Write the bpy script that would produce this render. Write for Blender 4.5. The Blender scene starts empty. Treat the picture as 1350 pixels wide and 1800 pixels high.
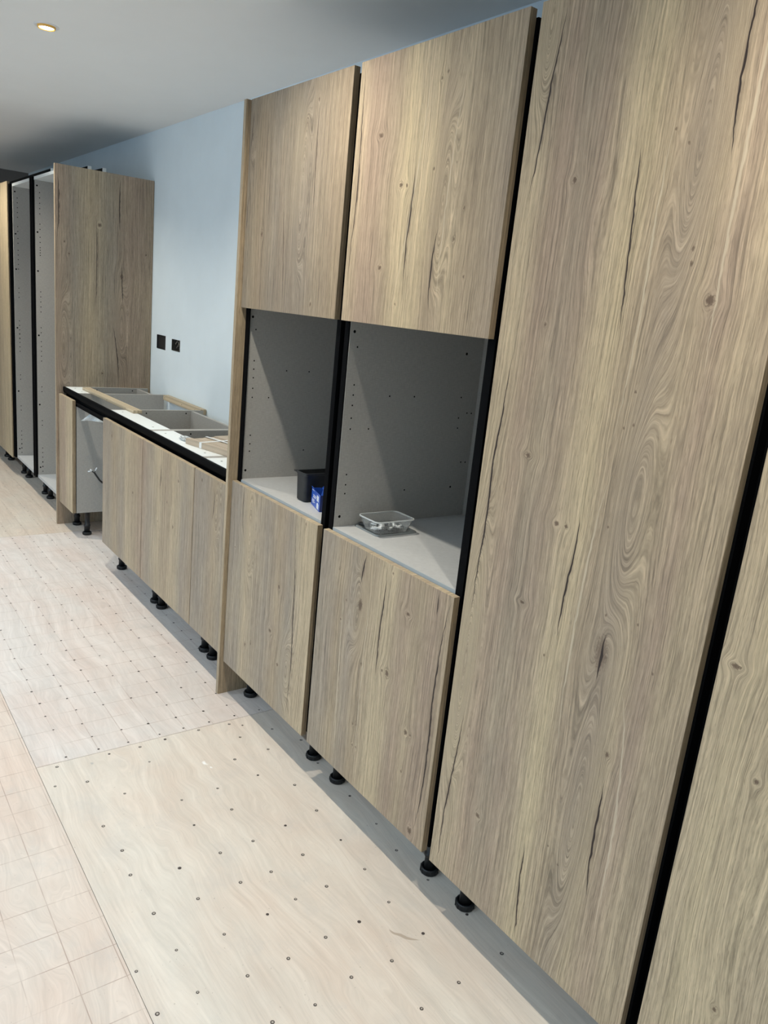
import bpy, bmesh, math, random
from mathutils import Vector, Matrix
random.seed(7)
scene = bpy.context.scene
COL = scene.collection

# ------------------------------------------------------------------ camera
cam_data = bpy.data.cameras.new('camera')
cam = bpy.data.objects.new('camera', cam_data); COL.objects.link(cam)
R_ = Vector((0.58304668, 0.80641141, 0.09877859)); U_ = Vector((-0.26041562, 0.07033314, 0.96293144))
F_ = Vector((-0.76957149, 0.58715746, -0.25100963))
cam.matrix_world = Matrix(((R_.x, U_.x, -F_.x, 3.45335), (R_.y, U_.y, -F_.y, -1.20617), (R_.z, U_.z, -F_.z, 1.49872), (0, 0, 0, 1)))
cam_data.sensor_fit = 'HORIZONTAL'; cam_data.sensor_width = 36.0
cam_data.lens = 1357.63 / 1350.0 * 36.0
cam_data.clip_start = 0.02
scene.camera = cam

# ------------------------------------------------------------------ world, lights, exposure
world = bpy.data.worlds.new('daylight'); scene.world = world; world.use_nodes = True
world.node_tree.nodes['Background'].inputs[0].default_value = (0.55, 0.72, 1.0, 1)
world.node_tree.nodes['Background'].inputs[1].default_value = 0.3
scene.view_settings.view_transform = 'Standard'; scene.view_settings.look = 'None'
scene.view_settings.gamma = 1.0; scene.view_settings.use_curve_mapping = False
scene.view_settings.exposure = 0.13
ROW_NEAR_W, ROW_FAR_W, COOL_FILL_W = 66.0, 132.0, 30.0
ROW_NEAR_C, ROW_FAR_C = (1.0, 0.93, 0.80), (0.60, 0.81, 1.0)
LAMP_XS = (-2.90, -1.44, 0.02, 1.50, 2.98, 4.46)
CEIL = 2.4

def spot(x, y, watts, col, size, rad):
    l = bpy.data.lights.new('lamp_light', 'SPOT'); l.energy = watts; l.color = col
    l.spot_size = math.radians(size); l.spot_blend = 1.0; l.shadow_soft_size = rad
    o = bpy.data.objects.new('lamp_light', l); COL.objects.link(o); o.location = (x, y, CEIL - 0.012)
    return o
for x in LAMP_XS:
    if x < 4: spot(x, -0.40, ROW_NEAR_W, ROW_NEAR_C, 138, 0.022)
    spot(x, -2.02, ROW_FAR_W, ROW_FAR_C, 137, 0.03)
al = bpy.data.lights.new('cool_fill_light', 'AREA'); al.shape = 'RECTANGLE'; al.size = 3.2; al.size_y = 1.7  # added cool ambient fill, set in the unseen window opening
al.energy = COOL_FILL_W; al.color = (0.62, 0.80, 1.0)
ao = bpy.data.objects.new('cool_fill_light', al); COL.objects.link(ao); ao.location = (0.6, -4.43, 1.35)
ao.rotation_euler = (math.radians(90), 0, 0)

# ------------------------------------------------------------------ node helpers
class N:
    """tiny wrapper to write shader maths"""
    def __init__(s, name):
        s.m = bpy.data.materials.new(name); s.m.use_nodes = True
        s.t = s.m.node_tree; s.b = s.t.nodes['Principled BSDF']
        s.L = s.t.links
    def new(s, k): return s.t.nodes.new(k)
    def put(s, sock, v):
        if isinstance(v, bpy.types.NodeSocket): s.L.new(v, sock)
        else: sock.default_value = v
    def m_(s, op, a, b=None, c=None, clamp=False):
        n = s.new('ShaderNodeMath'); n.operation = op; n.use_clamp = clamp
        s.put(n.inputs[0], a)
        if b is not None: s.put(n.inputs[1], b)
        if c is not None: s.put(n.inputs[2], c)
        return n.outputs[0]
    def vec(s, x, y, z):
        n = s.new('ShaderNodeCombineXYZ')
        for i, v in enumerate((x, y, z)): s.put(n.inputs[i], v)
        return n.outputs[0]
    def noise(s, v, scale=1.0, detail=2.0, rough=0.5, dist=0.0):
        n = s.new('ShaderNodeTexNoise'); s.put(n.inputs['Vector'], v)
        n.inputs['Scale'].default_value = scale; n.inputs['Detail'].default_value = detail
        n.inputs['Roughness'].default_value = rough; n.inputs['Distortion'].default_value = dist
        return n.outputs['Fac']
    def ramp(s, f, stops, interp='LINEAR'):
        n = s.new('ShaderNodeValToRGB'); s.put(n.inputs[0], f); n.color_ramp.interpolation = interp
        e = n.color_ramp.elements
        while len(e) < len(stops): e.new(0.5)
        for i, (p, c) in enumerate(stops):
            e[i].position = p; e[i].color = (c[0], c[1], c[2], 1) if len(c) == 3 else c
        return n.outputs[0]
    def rng(s, v, a, b, c=0.0, d=1.0, smooth=False):
        n = s.new('ShaderNodeMapRange'); n.clamp = True
        if smooth: n.interpolation_type = 'SMOOTHSTEP'
        s.put(n.inputs[0], v)
        for i, q in enumerate((a, b, c, d)): n.inputs[i + 1].default_value = q
        return n.outputs[0]
    def mix(s, f, a, b, mode='MIX'):
        n = s.new('ShaderNodeMix'); n.data_type = 'RGBA'; n.blend_type = mode
        s.put(n.inputs[0], f)
        s.put(n.inputs[6], (a[0], a[1], a[2], 1) if isinstance(a, tuple) else a)
        s.put(n.inputs[7], (b[0], b[1], b[2], 1) if isinstance(b, tuple) else b)
        return n.outputs[2]
    def obj(s):
        n = s.new('ShaderNodeTexCoord'); x = s.new('ShaderNodeSeparateXYZ'); s.L.new(n.outputs['Object'], x.inputs[0])
        return n.outputs['Object'], x.outputs
    def fcurve(s, f, pts):
        n = s.new('ShaderNodeFloatCurve'); s.put(n.inputs['Value'], f)
        c = n.mapping.curves[0]
        c.points[0].location = pts[0]; c.points[1].location = pts[-1]
        for p in pts[1:-1]: c.points.new(*p)
        n.mapping.update(); return n.outputs[0]
    def bump(s, h, strength, dist=0.001):
        n = s.new('ShaderNodeBump'); n.inputs['Strength'].default_value = strength; n.inputs['Distance'].default_value = dist
        s.put(n.inputs['Height'], h); s.L.new(n.outputs[0], s.b.inputs['Normal'])
    def fin(s, col, rough=0.5, spec=0.5, metal=0.0):
        s.put(s.b.inputs['Base Color'], (col[0], col[1], col[2], 1) if isinstance(col, tuple) else col)
        s.put(s.b.inputs['Roughness'], rough); s.b.inputs['Specular IOR Level'].default_value = spec
        s.b.inputs['Metallic'].default_value = metal
        return s.m

LIGHT, MID, GREY, PINK, YEL = (.485, .390, .262), (.385, .303, .205), (.330, .281, .222), (.375, .280, .205), (.560, .455, .290)
TAUPE = (.345, .278, .205)

def mixc(a, b, t): return tuple(a[i] * (1 - t) + b[i] * t for i in range(3))

def oak(name, bands, cracks=(), knots=(), caths=(), streaks=(), seed=0.0, across='x', tone=1.0):
    """vertical-grain oak; u runs across the door in metres, v up it, both local to the door"""
    n = N(name); P, (X, Y, Z) = n.obj()
    u0 = X if across == 'x' else Y
    v = Z
    wob = n.noise(n.vec(seed, seed * 1.7, n.m_('MULTIPLY', v, 1.6)), 1.0, 2.0)
    wob2 = n.noise(n.vec(n.m_('MULTIPLY', u0, 7.0), seed, n.m_('MULTIPLY', v, 1.0)), 1.0, 1.0)
    u = n.m_('ADD', u0, n.m_('MULTIPLY', n.m_('SUBTRACT', wob, 0.5), 0.030))
    psi = n.m_('ADD', u, n.m_('MULTIPLY', n.m_('SUBTRACT', wob2, 0.5), 0.020))
    jit_ = n.noise(n.vec(n.m_('MULTIPLY', u0, 45.0), seed + 1, n.m_('MULTIPLY', v, 16.0)), 1.0, 2.0, 0.6)
    psi = n.m_('MULTIPLY_ADD', n.m_('SUBTRACT', jit_, 0.5), 0.0045, psi)
    dark = None
    kn_ = n.rng(n.noise(n.vec(n.m_('MULTIPLY', u0, 190.0), seed, n.m_('MULTIPLY', v, 190.0)), 1.0, 2.0), 0.3, 0.7, 0.45, 2.4)
    for (uk, vk, R, st) in knots:                   # knots bend the grain around themselves
        du = n.m_('SUBTRACT', u0, uk); dv = n.m_('MULTIPLY', n.m_('SUBTRACT', v, vk), st)
        r2 = n.m_('ADD', n.m_('MULTIPLY', du, du), n.m_('MULTIPLY', dv, dv))
        if R > 0.0035:
            k = n.m_('DIVIDE', R * R * 3.0, n.m_('ADD', r2, R * R * 1.2))
            psi = n.m_('SUBTRACT', psi, n.m_('MULTIPLY', du, k))
        d = n.rng(n.m_('MULTIPLY', r2, kn_), R * R * 0.10, R * R * 1.25, (0.50 if R > 0.015 else 0.85) if R > 0.0045 else 0.70, 0.0, True)
        dark = d if dark is None else n.m_('MAXIMUM', dark, d)
    for (uc, w, vc, h, slope) in caths:             # arches
        du = n.m_('DIVIDE', n.m_('SUBTRACT', u0, uc), w); g = n.m_('EXPONENT', n.m_('MULTIPLY', n.m_('MULTIPLY', du, du), -1.0))
        dv = n.m_('DIVIDE', n.m_('SUBTRACT', v, vc), h); gv = n.m_('EXPONENT', n.m_('MULTIPLY', n.m_('MULTIPLY', dv, dv), -1.0))
        a = n.m_('MULTIPLY', n.m_('MULTIPLY', g, gv), n.m_('MULTIPLY', n.m_('SUBTRACT', v, vc - h), slope))
        psi = n.m_('ADD', psi, a)
    # tone bands across
    bw = max(p for p, c in bands)
    col = n.ramp(n.m_('DIVIDE', n.m_('ADD', u, n.m_('MULTIPLY', n.m_('SUBTRACT', wob2, 0.5), 0.05)), 0.6),
                 [(min(p / 0.6, 1.0), c) for p, c in bands])
    big = n.noise(n.vec(n.m_('MULTIPLY', psi, 14.0), seed + 3, n.m_('MULTIPLY', v, 0.9)), 1.0, 3.0, 0.6)
    col = n.mix(n.rng(big, 0.38, 0.66, 0.0, 0.45), col, mixc(TAUPE, PINK, 0.5))
    blotch = n.noise(n.vec(n.m_('MULTIPLY', u0, 5.0), seed + 9, n.m_('MULTIPLY', v, 2.2)), 1.0, 3.0, 0.6)
    col = n.mix(n.rng(blotch, 0.45, 0.72, 0.0, 0.28), col, YEL)
    # grain lines
    vv = n.m_('MULTIPLY', v, 1.0)
    g1 = n.noise(n.vec(n.m_('MULTIPLY', psi, 150.0), seed, n.m_('MULTIPLY', vv, 1.6)), 1.0, 2.0, 0.6)
    g2 = n.noise(n.vec(n.m_('MULTIPLY', psi, 360.0), seed + 5, n.m_('MULTIPLY', vv, 7.0)), 1.0, 2.0, 0.6)
    g3 = n.noise(n.vec(n.m_('MULTIPLY', psi, 640.0), seed + 2, n.m_('MULTIPLY', vv, 30.0)), 1.0, 2.0, 0.6)
    grain = n.m_('ADD', n.m_('MULTIPLY', g1, 0.34), n.m_('ADD', n.m_('MULTIPLY', g2, 0.38), n.m_('MULTIPLY', g3, 0.28)))
    mul = n.rng(grain, 0.38, 0.62, 0.54, 1.38)
    cc = n.new('ShaderNodeVectorMath'); cc.operation = 'SCALE'; n.L.new(col, cc.inputs[0]); n.put(cc.inputs['Scale'], n.m_('MULTIPLY', mul, tone))
    col = cc.outputs[0]
    # fine dark pores
    pore = n.rng(n.noise(n.vec(n.m_('MULTIPLY', psi, 700.0), seed + 7, n.m_('MULTIPLY', vv, 55.0)), 1.0, 1.0), 0.62, 0.72, 0.0, 0.38)
    col = n.mix(pore, col, (.17, .125, .085))
    # pale streaks
    for pts, w in streaks:
        m = crack_mask(n, u0, v, pts, w, 0.6)
        col = n.mix(n.m_('MULTIPLY', m, 0.55), col, (.66, .57, .42))
    if dark is not None:
        col = n.mix(dark, col, (.115, .075, .050))
    cm = None
    for pts, w in cracks:
        halo = crack_mask(n, u0, v, pts, w * 5.0, 1.0)
        col = n.mix(n.m_('MULTIPLY', halo, 0.38), col, (.17, .12, .09))
        m = crack_mask(n, u0, v, pts, w, 0.3)
        cm = m if cm is None else n.m_('MAXIMUM', cm, m)
    if cm is not None: col = n.mix(cm, col, (.035, .024, .020))
    h = n.m_('SUBTRACT', grain, n.m_('MULTIPLY', pore, 0.5))
    if cm is not None: h = n.m_('SUBTRACT', h, cm)
    n.bump(h, 0.5, 0.0016)
    return n.fin(col, n.rng(grain, 0.3, 0.7, 0.62, 0.45), 0.35)

def crack_mask(n, u, v, pts, w, soft):
    pts = sorted(pts, key=lambda p: p[1])
    v0, v1 = pts[0][1], pts[-1][1]; us = [p[0] for p in pts]; a, b = min(us) - 0.002, max(us) + 0.002
    t = n.rng(v, v0, v1)
    c = n.fcurve(t, [((p[1] - v0) / (v1 - v0), (p[0] - a) / (b - a)) for p in pts])
    c = n.m_('MULTIPLY_ADD', c, b - a, a)
    jit = n.noise(n.vec(v0 * 7, 3.3, n.m_('MULTIPLY', v, 28.0)), 1.0, 2.0)
    c = n.m_('MULTIPLY_ADD', n.m_('SUBTRACT', jit, 0.5), 0.008, c)
    d = n.m_('ABSOLUTE', n.m_('SUBTRACT', u, c))
    wid = n.m_('MULTIPLY', n.m_('MULTIPLY', n.m_('SUBTRACT', 1.0, t), t), 4.0 * w)
    wid = n.m_('MINIMUM', wid, w)
    wid = n.m_('MULTIPLY', wid, n.m_('MULTIPLY_ADD', jit, 1.4, 0.35))
    x = n.m_('SUBTRACT', wid, d)
    return n.rng(x, -w * soft * 0.5 if soft < 1 else 0.0, w * max(soft, 0.3), 0.0, 1.0, True) if soft < 1 else n.rng(x, 0.0, w, 0.0, 1.0, True)

def plain(name, c, rough=0.5, spec=0.5, metal=0.0, var=0.0, scale=30.0, bump=0.0):
    n = N(name); P, xyz = n.obj(); col = c
    if var > 0:
        f = n.noise(P, scale, 4.0, 0.6)
        col = n.mix(n.rng(f, 0.3, 0.7), tuple(x * (1 - var) for x in c), tuple(min(1, x * (1 + var)) for x in c))
        if bump: n.bump(f, bump, 0.001)
    return n.fin(col, rough, spec, metal)

def linen(name, c):
    n = N(name); P, (X, Y, Z) = n.obj()
    a = n.noise(n.vec(n.m_('MULTIPLY', X, 500.0), n.m_('MULTIPLY', Y, 500.0), n.m_('MULTIPLY', Z, 55.0)), 1.0, 2.0)
    b = n.noise(n.vec(n.m_('MULTIPLY', X, 60.0), n.m_('MULTIPLY', Y, 60.0), n.m_('MULTIPLY', Z, 520.0)), 1.0, 2.0)
    f = n.m_('ADD', n.m_('MULTIPLY', a, 0.5), n.m_('MULTIPLY', b, 0.5))
    col = n.mix(n.rng(f, 0.35, 0.65), tuple(x * 0.88 for x in c), tuple(x * 1.10 for x in c))
    n.bump(f, 0.08, 0.0006)
    return n.fin(col, 0.55, 0.35)

def ply(name, grid=None, seed=0.0, tint=(.74, .655, .545), gx=0.045, gy=0.019, stain=False):
    n = N(name); P, (X, Y, Z) = n.obj()
    w = n.noise(n.vec(n.m_('MULTIPLY', X, 0.9), n.m_('MULTIPLY', Y, 2.6), seed), 1.0, 3.0, 0.55, 0.6)
    psi = n.m_('MULTIPLY_ADD', w, 0.30, Y)
    g1 = n.noise(n.vec(n.m_('MULTIPLY', X, 1.6), n.m_('MULTIPLY', psi, 22.0), seed), 1.0, 6.0, 0.68)
    g2 = n.noise(n.vec(n.m_('MULTIPLY', X, 7.0), n.m_('MULTIPLY', psi, 130.0), seed + 1), 1.0, 4.0, 0.7)
    pk = n.noise(n.vec(n.m_('MULTIPLY', X, 2.4), n.m_('MULTIPLY', Y, 4.2), seed + 4), 1.0, 4.0, 0.6)
    col = n.mix(n.rng(pk, 0.36, 0.66, 0.0, 0.85), tint, (tint[0] * 0.99, tint[1] * 0.90, tint[2] * 0.86))
    col = n.mix(n.rng(g1, 0.44, 0.70, 0.0, 0.30), col, (tint[0] * 1.10, tint[1] * 1.13, tint[2] * 1.15))
    lines = n.rng(n.m_('ADD', n.m_('MULTIPLY', g1, 0.55), n.m_('MULTIPLY', g2, 0.45)), 0.36, 0.62, 0.86, 1.05)
    sc = n.new('ShaderNodeVectorMath'); sc.operation = 'SCALE'; n.L.new(col, sc.inputs[0]); n.put(sc.inputs['Scale'], lines)
    col = sc.outputs[0]
    dirt = n.noise(P, 6.0, 6.0, 0.72)
    col = n.mix(n.rng(dirt, 0.53, 0.72, 0.0, 0.42), col, (.50, .46, .42))
    sp = n.noise(P, 120.0, 2.0, 0.5)
    col = n.mix(n.rng(sp, 0.70, 0.76, 0.0, 0.5), col, (.36, .29, .24))
    if grid:
        def gl(c, off):
            q = n.m_('FRACT', n.m_('MULTIPLY_ADD', c, 10.0, off * 10.0 + 0.5 + 50.0))
            d = n.m_('ABSOLUTE', n.m_('SUBTRACT', q, 0.5))
            return n.rng(d, 0.006, 0.016, 1.0, 0.0)
        m = n.m_('MAXIMUM', gl(X, -gx), gl(Y, gy))
        fade = n.rng(n.noise(P, 9.0, 3.0), 0.36, 0.60, 0.10, 0.62)
        col = n.mix(n.m_('MULTIPLY', n.m_('MULTIPLY', m, fade), grid), col, (.33, .23, .18))
    if stain:                                        # a spilt brown drip
        m = crack_mask(n, Y, X, [(-0.128, 2.236), (-0.124, 2.252), (-0.112, 2.268), (-0.104, 2.284), (-0.088, 2.300), (-0.078, 2.306)], 0.0075, 0.3)
        col = n.mix(n.m_('MULTIPLY', m, 0.75), col, (.36, .28, .21))
        for (sx, sy, r) in ((1.36, -0.245, 0.016), (1.20, -0.56, 0.012), (1.39, -0.235, 0.008)):
            dx = n.m_('SUBTRACT', X, sx); dy = n.m_('MULTIPLY', n.m_('SUBTRACT', Y, sy), 1.6)
            r2 = n.m_('ADD', n.m_('MULTIPLY', dx, dx), n.m_('MULTIPLY', dy, dy))
            r2 = n.m_('MULTIPLY', r2, n.rng(n.noise(P, 70.0, 3.0), 0.35, 0.65, 0.5, 3.0))
            col = n.mix(n.rng(r2, 0.0, r * r, 0.85, 0.0), col, (.88, .87, .85) if sy > -0.5 else (.40, .37, .34))
    n.bump(g2, 0.10, 0.0008)
    return n.fin(col, 0.62, 0.25)

# ------------------------------------------------------------------ geometry helpers
def bm_box(bm, a, b, mi=0):
    x0, y0, z0 = a; x1, y1, z1 = b
    vs = [bm.verts.new(p) for p in ((x0, y0, z0), (x1, y0, z0), (x1, y1, z0), (x0, y1, z0), (x0, y0, z1), (x1, y0, z1), (x1, y1, z1), (x0, y1, z1))]
    fs = []
    for q in ((0, 3, 2, 1), (4, 5, 6, 7), (0, 1, 5, 4), (1, 2, 6, 5), (2, 3, 7, 6), (3, 0, 4, 7)):
        f = bm.faces.new([vs[i] for i in q]); f.material_index = mi; fs.append(f)
    return fs
def finish(name, bm, mats, parent=None, loc=(0, 0, 0), smooth=False, kind=None):
    me = bpy.data.meshes.new(name); bm.normal_update(); bm.to_mesh(me); bm.free()
    if not isinstance(mats, (list, tuple)): mats = [mats]
    for m in mats: me.materials.append(m)
    if smooth:
        for p in me.polygons: p.use_smooth = True
    o = bpy.data.objects.new(name, me); COL.objects.link(o); o.location = loc
    if parent is not None: o.parent = parent
    if kind: o['kind'] = kind
    return o
def box(name, a, b, mat, parent=None, bev=0.0, kind=None):
    """box given in its parent's space; its origin is its own lower corner"""
    bm = bmesh.new(); bm_box(bm, (0, 0, 0), (b[0] - a[0], b[1] - a[1], b[2] - a[2]))
    if bev: bmesh.ops.bevel(bm, geom=bm.edges[:], offset=bev, segments=2, profile=0.5, affect='EDGES')
    return finish(name, bm, mat, parent, a, kind=kind)
def lathe_bm(bm, prof, seg=24, centre=(0, 0, 0), mi=0):
    rings = []
    for r, z in prof:
        rings.append([bm.verts.new((centre[0] + r * math.cos(2 * math.pi * i / seg), centre[1] + r * math.sin(2 * math.pi * i / seg), centre[2] + z)) for i in range(seg)])
    for a, b in zip(rings, rings[1:]):
        for i in range(seg):
            f = bm.faces.new((a[i], a[(i + 1) % seg], b[(i + 1) % seg], b[i])); f.material_index = mi; f.smooth = True
    f = bm.faces.new(list(reversed(rings[0]))); f.material_index = mi
    f = bm.faces.new(rings[-1]); f.material_index = mi
def tube_bm(bm, pts, r, seg=10, mi=0):
    rings = []; pts = [Vector(p) for p in pts]
    for i, p in enumerate(pts):
        t = (pts[min(i + 1, len(pts) - 1)] - pts[max(i - 1, 0)]).normalized()
        a = t.cross(Vector((0.13, 0.31, 0.94))).normalized(); b = t.cross(a)
        rr = r[i] if isinstance(r, (list, tuple)) else r
        rings.append([bm.verts.new(p + (a * math.cos(2 * math.pi * k / seg) + b * math.sin(2 * math.pi * k / seg)) * rr) for k in range(seg)])
    for a, b in zip(rings, rings[1:]):
        for i in range(seg):
            f = bm.faces.new((a[i], a[(i + 1) % seg], b[(i + 1) % seg], b[i])); f.material_index = mi; f.smooth = True
    bm.faces.new(list(reversed(rings[0]))).material_index = mi; bm.faces.new(rings[-1]).material_index = mi
def prism_bm(bm, poly, axis, a, b, mi=0):
    """extrude a closed 2-D outline along axis 'x' (outline in y,z) or 'z' (outline in x,y)"""
    def P(p, t): return (t, p[0], p[1]) if axis == 'x' else (p[0], p[1], t)
    v0 = [bm.verts.new(P(p, a)) for p in poly]; v1 = [bm.verts.new(P(p, b)) for p in poly]; n = len(poly)
    for i in range(n): bm.faces.new((v0[i], v0[(i + 1) % n], v1[(i + 1) % n], v1[i])).material_index = mi
    bm.faces.new(list(reversed(v0))).material_index = mi; bm.faces.new(v1).material_index = mi
    bmesh.ops.recalc_face_normals(bm, faces=bm.faces[:])
def smooth_path(pts, k=6):
    out = []; P = [Vector(p) for p in pts]
    for i in range(len(P) - 1):
        p0, p1, p2, p3 = P[max(i - 1, 0)], P[i], P[i + 1], P[min(i + 2, len(P) - 1)]
        for j in range(k):
            t = j / k
            out.append(0.5 * ((2 * p1) + (-p0 + p2) * t + (2 * p0 - 5 * p1 + 4 * p2 - p3) * t * t + (-p0 + 3 * p1 - 3 * p2 + p3) * t ** 3))
    out.append(P[-1]); return out
def thing(name, label, cat, loc=(0, 0, 0), group=None, rz=0.0):
    o = bpy.data.objects.new(name, None); COL.objects.link(o); o.location = loc; o.rotation_euler = (0, 0, rz)
    o.empty_display_size = 0.1
    return tag(o, label, cat, group)
def tag(o, label, cat, group=None):
    o['label'] = label; o['category'] = cat
    if group: o['group'] = group
    return o

# ------------------------------------------------------------------ shared materials
M_CARC = linen('grey linen melamine', (.395, .385, .360))
M_CARC_TOP = plain('grey melamine shelf', (.50, .505, .50), 0.5, 0.4, var=0.05, scale=60)
M_EDGE = plain('pale abs edging', (.80, .84, .84), 0.4)
M_SHEDGE = plain('shaded blue grey shelf edging', (.40, .45, .48), 0.4)  # shadow on the shelf's front edge put into this darker colour
M_BLACK = plain('matt black aluminium', (.0028, .0032, .0040), 0.65, 0.05)
M_GROOVE = plain('black channel inside', (.004, .004, .005), 0.6, 0.2)
M_PLAS = plain('black plastic', (.008, .009, .010), 0.45, 0.5)
M_HOLE = plain('dark drilled hole', (.006, .006, .006), 0.9, 0.1)
M_WALL = plain('pale blue mist coated plaster', (.760, .855, .905), 0.85, 0.15, var=0.025, scale=3.5, bump=0.05)
M_CEIL = plain('white ceiling paint', (.86, .86, .84), 0.9, 0.1, var=0.01, scale=4)
M_SUB = plain('brown subfloor board', (.20, .15, .12), 0.9, 0.1, var=0.12, scale=12)
M_TRIM = plain('white satin frame paint', (.78, .79, .80), 0.4)
M_OAKEDGE = oak('oak edging', [(0, (.43, .35, .24)), (.6, (.46, .37, .25))], seed=31.0)
M_OAKEDGE_D = oak('darker oak side edging', [(0, (.27, .205, .125)), (.6, (.31, .24, .15))], seed=35.0, across='y')  # darker than the other edging, used on the upright side edges
M_PINE = oak('rough sawn batten', [(0, (.50, .42, .29)), (.6, (.44, .37, .26))], seed=44.0, across='y')
M_STRIP = oak('oak strip', [(0, (.47, .39, .30)), (.6, (.43, .355, .27))], seed=47.0, across='y')

# ------------------------------------------------------------------ the room
XL, XR, YB, YF = -4.80, 5.60, 0.561, -4.45
# back wall with two openings cut for the back boxes
HOLES = [(-1.376, -1.226, 1.132, 1.218), (-1.126, -0.993, 1.143, 1.211)]
def wall_with_holes():
    bm = bmesh.new()
    xs = sorted({XL, XR} | {h[0] for h in HOLES} | {h[1] for h in HOLES})
    zs = sorted({0.0, CEIL} | {h[2] for h in HOLES} | {h[3] for h in HOLES})
    for i in range(len(xs) - 1):
        for j in range(len(zs) - 1):
            cx, cz = (xs[i] + xs[i + 1]) / 2, (zs[j] + zs[j + 1]) / 2
            if any(h[0] < cx < h[1] and h[2] < cz < h[3] for h in HOLES): continue
            bm_box(bm, (xs[i], YB, zs[j]), (xs[i + 1], YB + 0.1, zs[j + 1]))
    bmesh.ops.remove_doubles(bm, verts=bm.verts[:], dist=1e-5)
    return finish('wall_back', bm, M_WALL, kind='structure')
wall_with_holes()
box('wall_left', (XL - 0.1, YF, 0), (XL, YB, CEIL), plain('taupe far wall paint', (.20, .185, .175), 0.85, 0.15), kind='structure')
box('wall_right', (XR, YF, 0), (XR + 0.1, YB, CEIL), M_WALL, kind='structure')
# front wall (behind the camera) with a wide unseen window, added for cool ambient light
bm = bmesh.new()
WX0, WX1, WZ0, WZ1 = -1.1, 2.3, 0.45, 2.25
for a, b in (((XL, 0), (WX0, CEIL)), ((WX1, 0), (XR, CEIL)), ((WX0, 0), (WX1, WZ0)), ((WX0, WZ1), (WX1, CEIL))):
    bm_box(bm, (a[0], YF - 0.12, a[1]), (b[0], YF, b[1]))
finish('wall_front', bm, M_WALL, kind='structure')
wf = bpy.data.objects.new('added_window_1', None); COL.objects.link(wf); wf.location = ((WX0 + WX1) / 2, YF - 0.06, WZ0); wf['kind'] = 'structure'
bm = bmesh.new(); hw = (WX1 - WX0) / 2; hh = WZ1 - WZ0
for a, b in (((-hw, 0), (-hw + .05, hh)), ((hw - .05, 0), (hw, hh)), ((-hw + .05, 0), (hw - .05, .05)), ((-hw + .05, hh - .05), (hw - .05, hh)), ((-.03, .05), (.03, hh - .05))):
    bm_box(bm, (a[0], -.03, a[1]), (b[0], .03, b[1]))
finish('window_frame', bm, M_TRIM, wf)
g = N('window glass'); g.b.inputs['Transmission Weight'].default_value = 1.0; M_WG = g.fin((.95, .97, .98), 0.02)
for s in (-1, 1):
    box('pane', (-hw + .05 if s < 0 else .03, -.004, .05), (-.03 if s < 0 else hw - .05, .004, hh - .05), M_WG, wf)
box('ceiling', (XL, YF, CEIL), (XR, YB, CEIL + 0.1), M_CEIL, kind='structure')

floor = box('floor', (XL, YF, -0.05), (XR, YB, -0.0065), M_SUB, kind='structure')
def board(x0, x1, y0, y1, mat, mesh_gap=0.0007):
    bm = bmesh.new(); bm_box(bm, (x0 + mesh_gap, y0 + mesh_gap, -0.006), (x1 - mesh_gap, y1 - mesh_gap, 0.0))
    o = finish('plywood_board', bm, mat); o.parent = floor
    o.location = (-floor.location.x, -floor.location.y, -floor.location.z)
    return o
PLY_A = ply('plywood with scored grid', 0.9, 1.0, (.640, .580, .530))
PLY_B = ply('plain plywood', None, 5.0, (.650, .582, .500), stain=True)
PLY_C = ply('warmer plywood with scored grid', 1.15, 9.0, (.640, .545, .465), gx=0.050, gy=0.025)
PLY_D = ply('far plywood with scored grid', 0.9, 13.0, (.600, .530, .445))
PLY_E = ply('plain plywood offcut', None, 17.0, (.60, .545, .465))
LXS = [XL, -3.728, -1.29, 1.148, 3.586, XR]
b_far2 = board(XL, -3.728, -0.717, 0.503, PLY_E)
b_far = board(-3.728, -1.29, -0.717, 0.503, PLY_D)
b_mid = board(-1.29, 1.148, -0.717, 0.503, PLY_A)
b_near = board(1.148, 3.586, -0.717, 0.503, PLY_B)
board(3.586, XR, -0.717, 0.503, PLY_E)
xs2 = [XL, -2.51, -0.07, 2.37, 4.81, XR]
lefts = []
for r, (y0, y1) in enumerate(((-1.937, -0.717), (-3.157, -1.937), (-4.377, -3.157))):
    for i in range(5):
        o = board(xs2[i] + (0.0 if r != 1 or i == 0 else -1.2), xs2[i + 1] + (0.0 if r != 1 or i == 4 else -1.2), y0, y1, PLY_C if (i + r) % 2 == 0 else PLY_A)
board(XL, XR, YF, -4.377, PLY_E)

# nails at the grid crossings, screws in the plain board (real little heads, a joined part of each board)
def heads(parent, spots, r, ring=False):
    bm = bmesh.new()
    for (x, y) in spots:
        rr = r * random.uniform(0.75, 1.1); seg = 8
        c = bm.verts.new((x, y, 0.0007)); rim = [bm.verts.new((x + rr * math.cos(2 * math.pi * k / seg), y + rr * math.sin(2 * math.pi * k / seg), 0.0004)) for k in range(seg)]
        for k in range(seg):
            f = bm.faces.new((c, rim[k], rim[(k + 1) % seg])); f.material_index = 0
        if ring and random.random() < 0.7:
            c2 = bm.verts.new((x + rr * .1, y, 0.0012)); rim2 = [bm.verts.new((x + rr * .1 + .5 * rr * math.cos(2 * math.pi * k / seg), y + .5 * rr * math.sin(2 * math.pi * k / seg), 0.0011)) for k in range(seg)]
            for k in range(seg):
                f = bm.faces.new((c2, rim2[k], rim2[(k + 1) % seg])); f.material_index = 1
    o = finish('nail_heads' if not ring else 'screw_heads', bm, [plain('dark nail head', (.07, .055, .05), 0.5, metal=0.3), plain('filled screw head', (.42, .37, .31), 0.6)], parent, kind='stuff')
    o['label'] = 'small dark fixing heads'
    return o
J = lambda a: random.uniform(-a, a)
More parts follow.
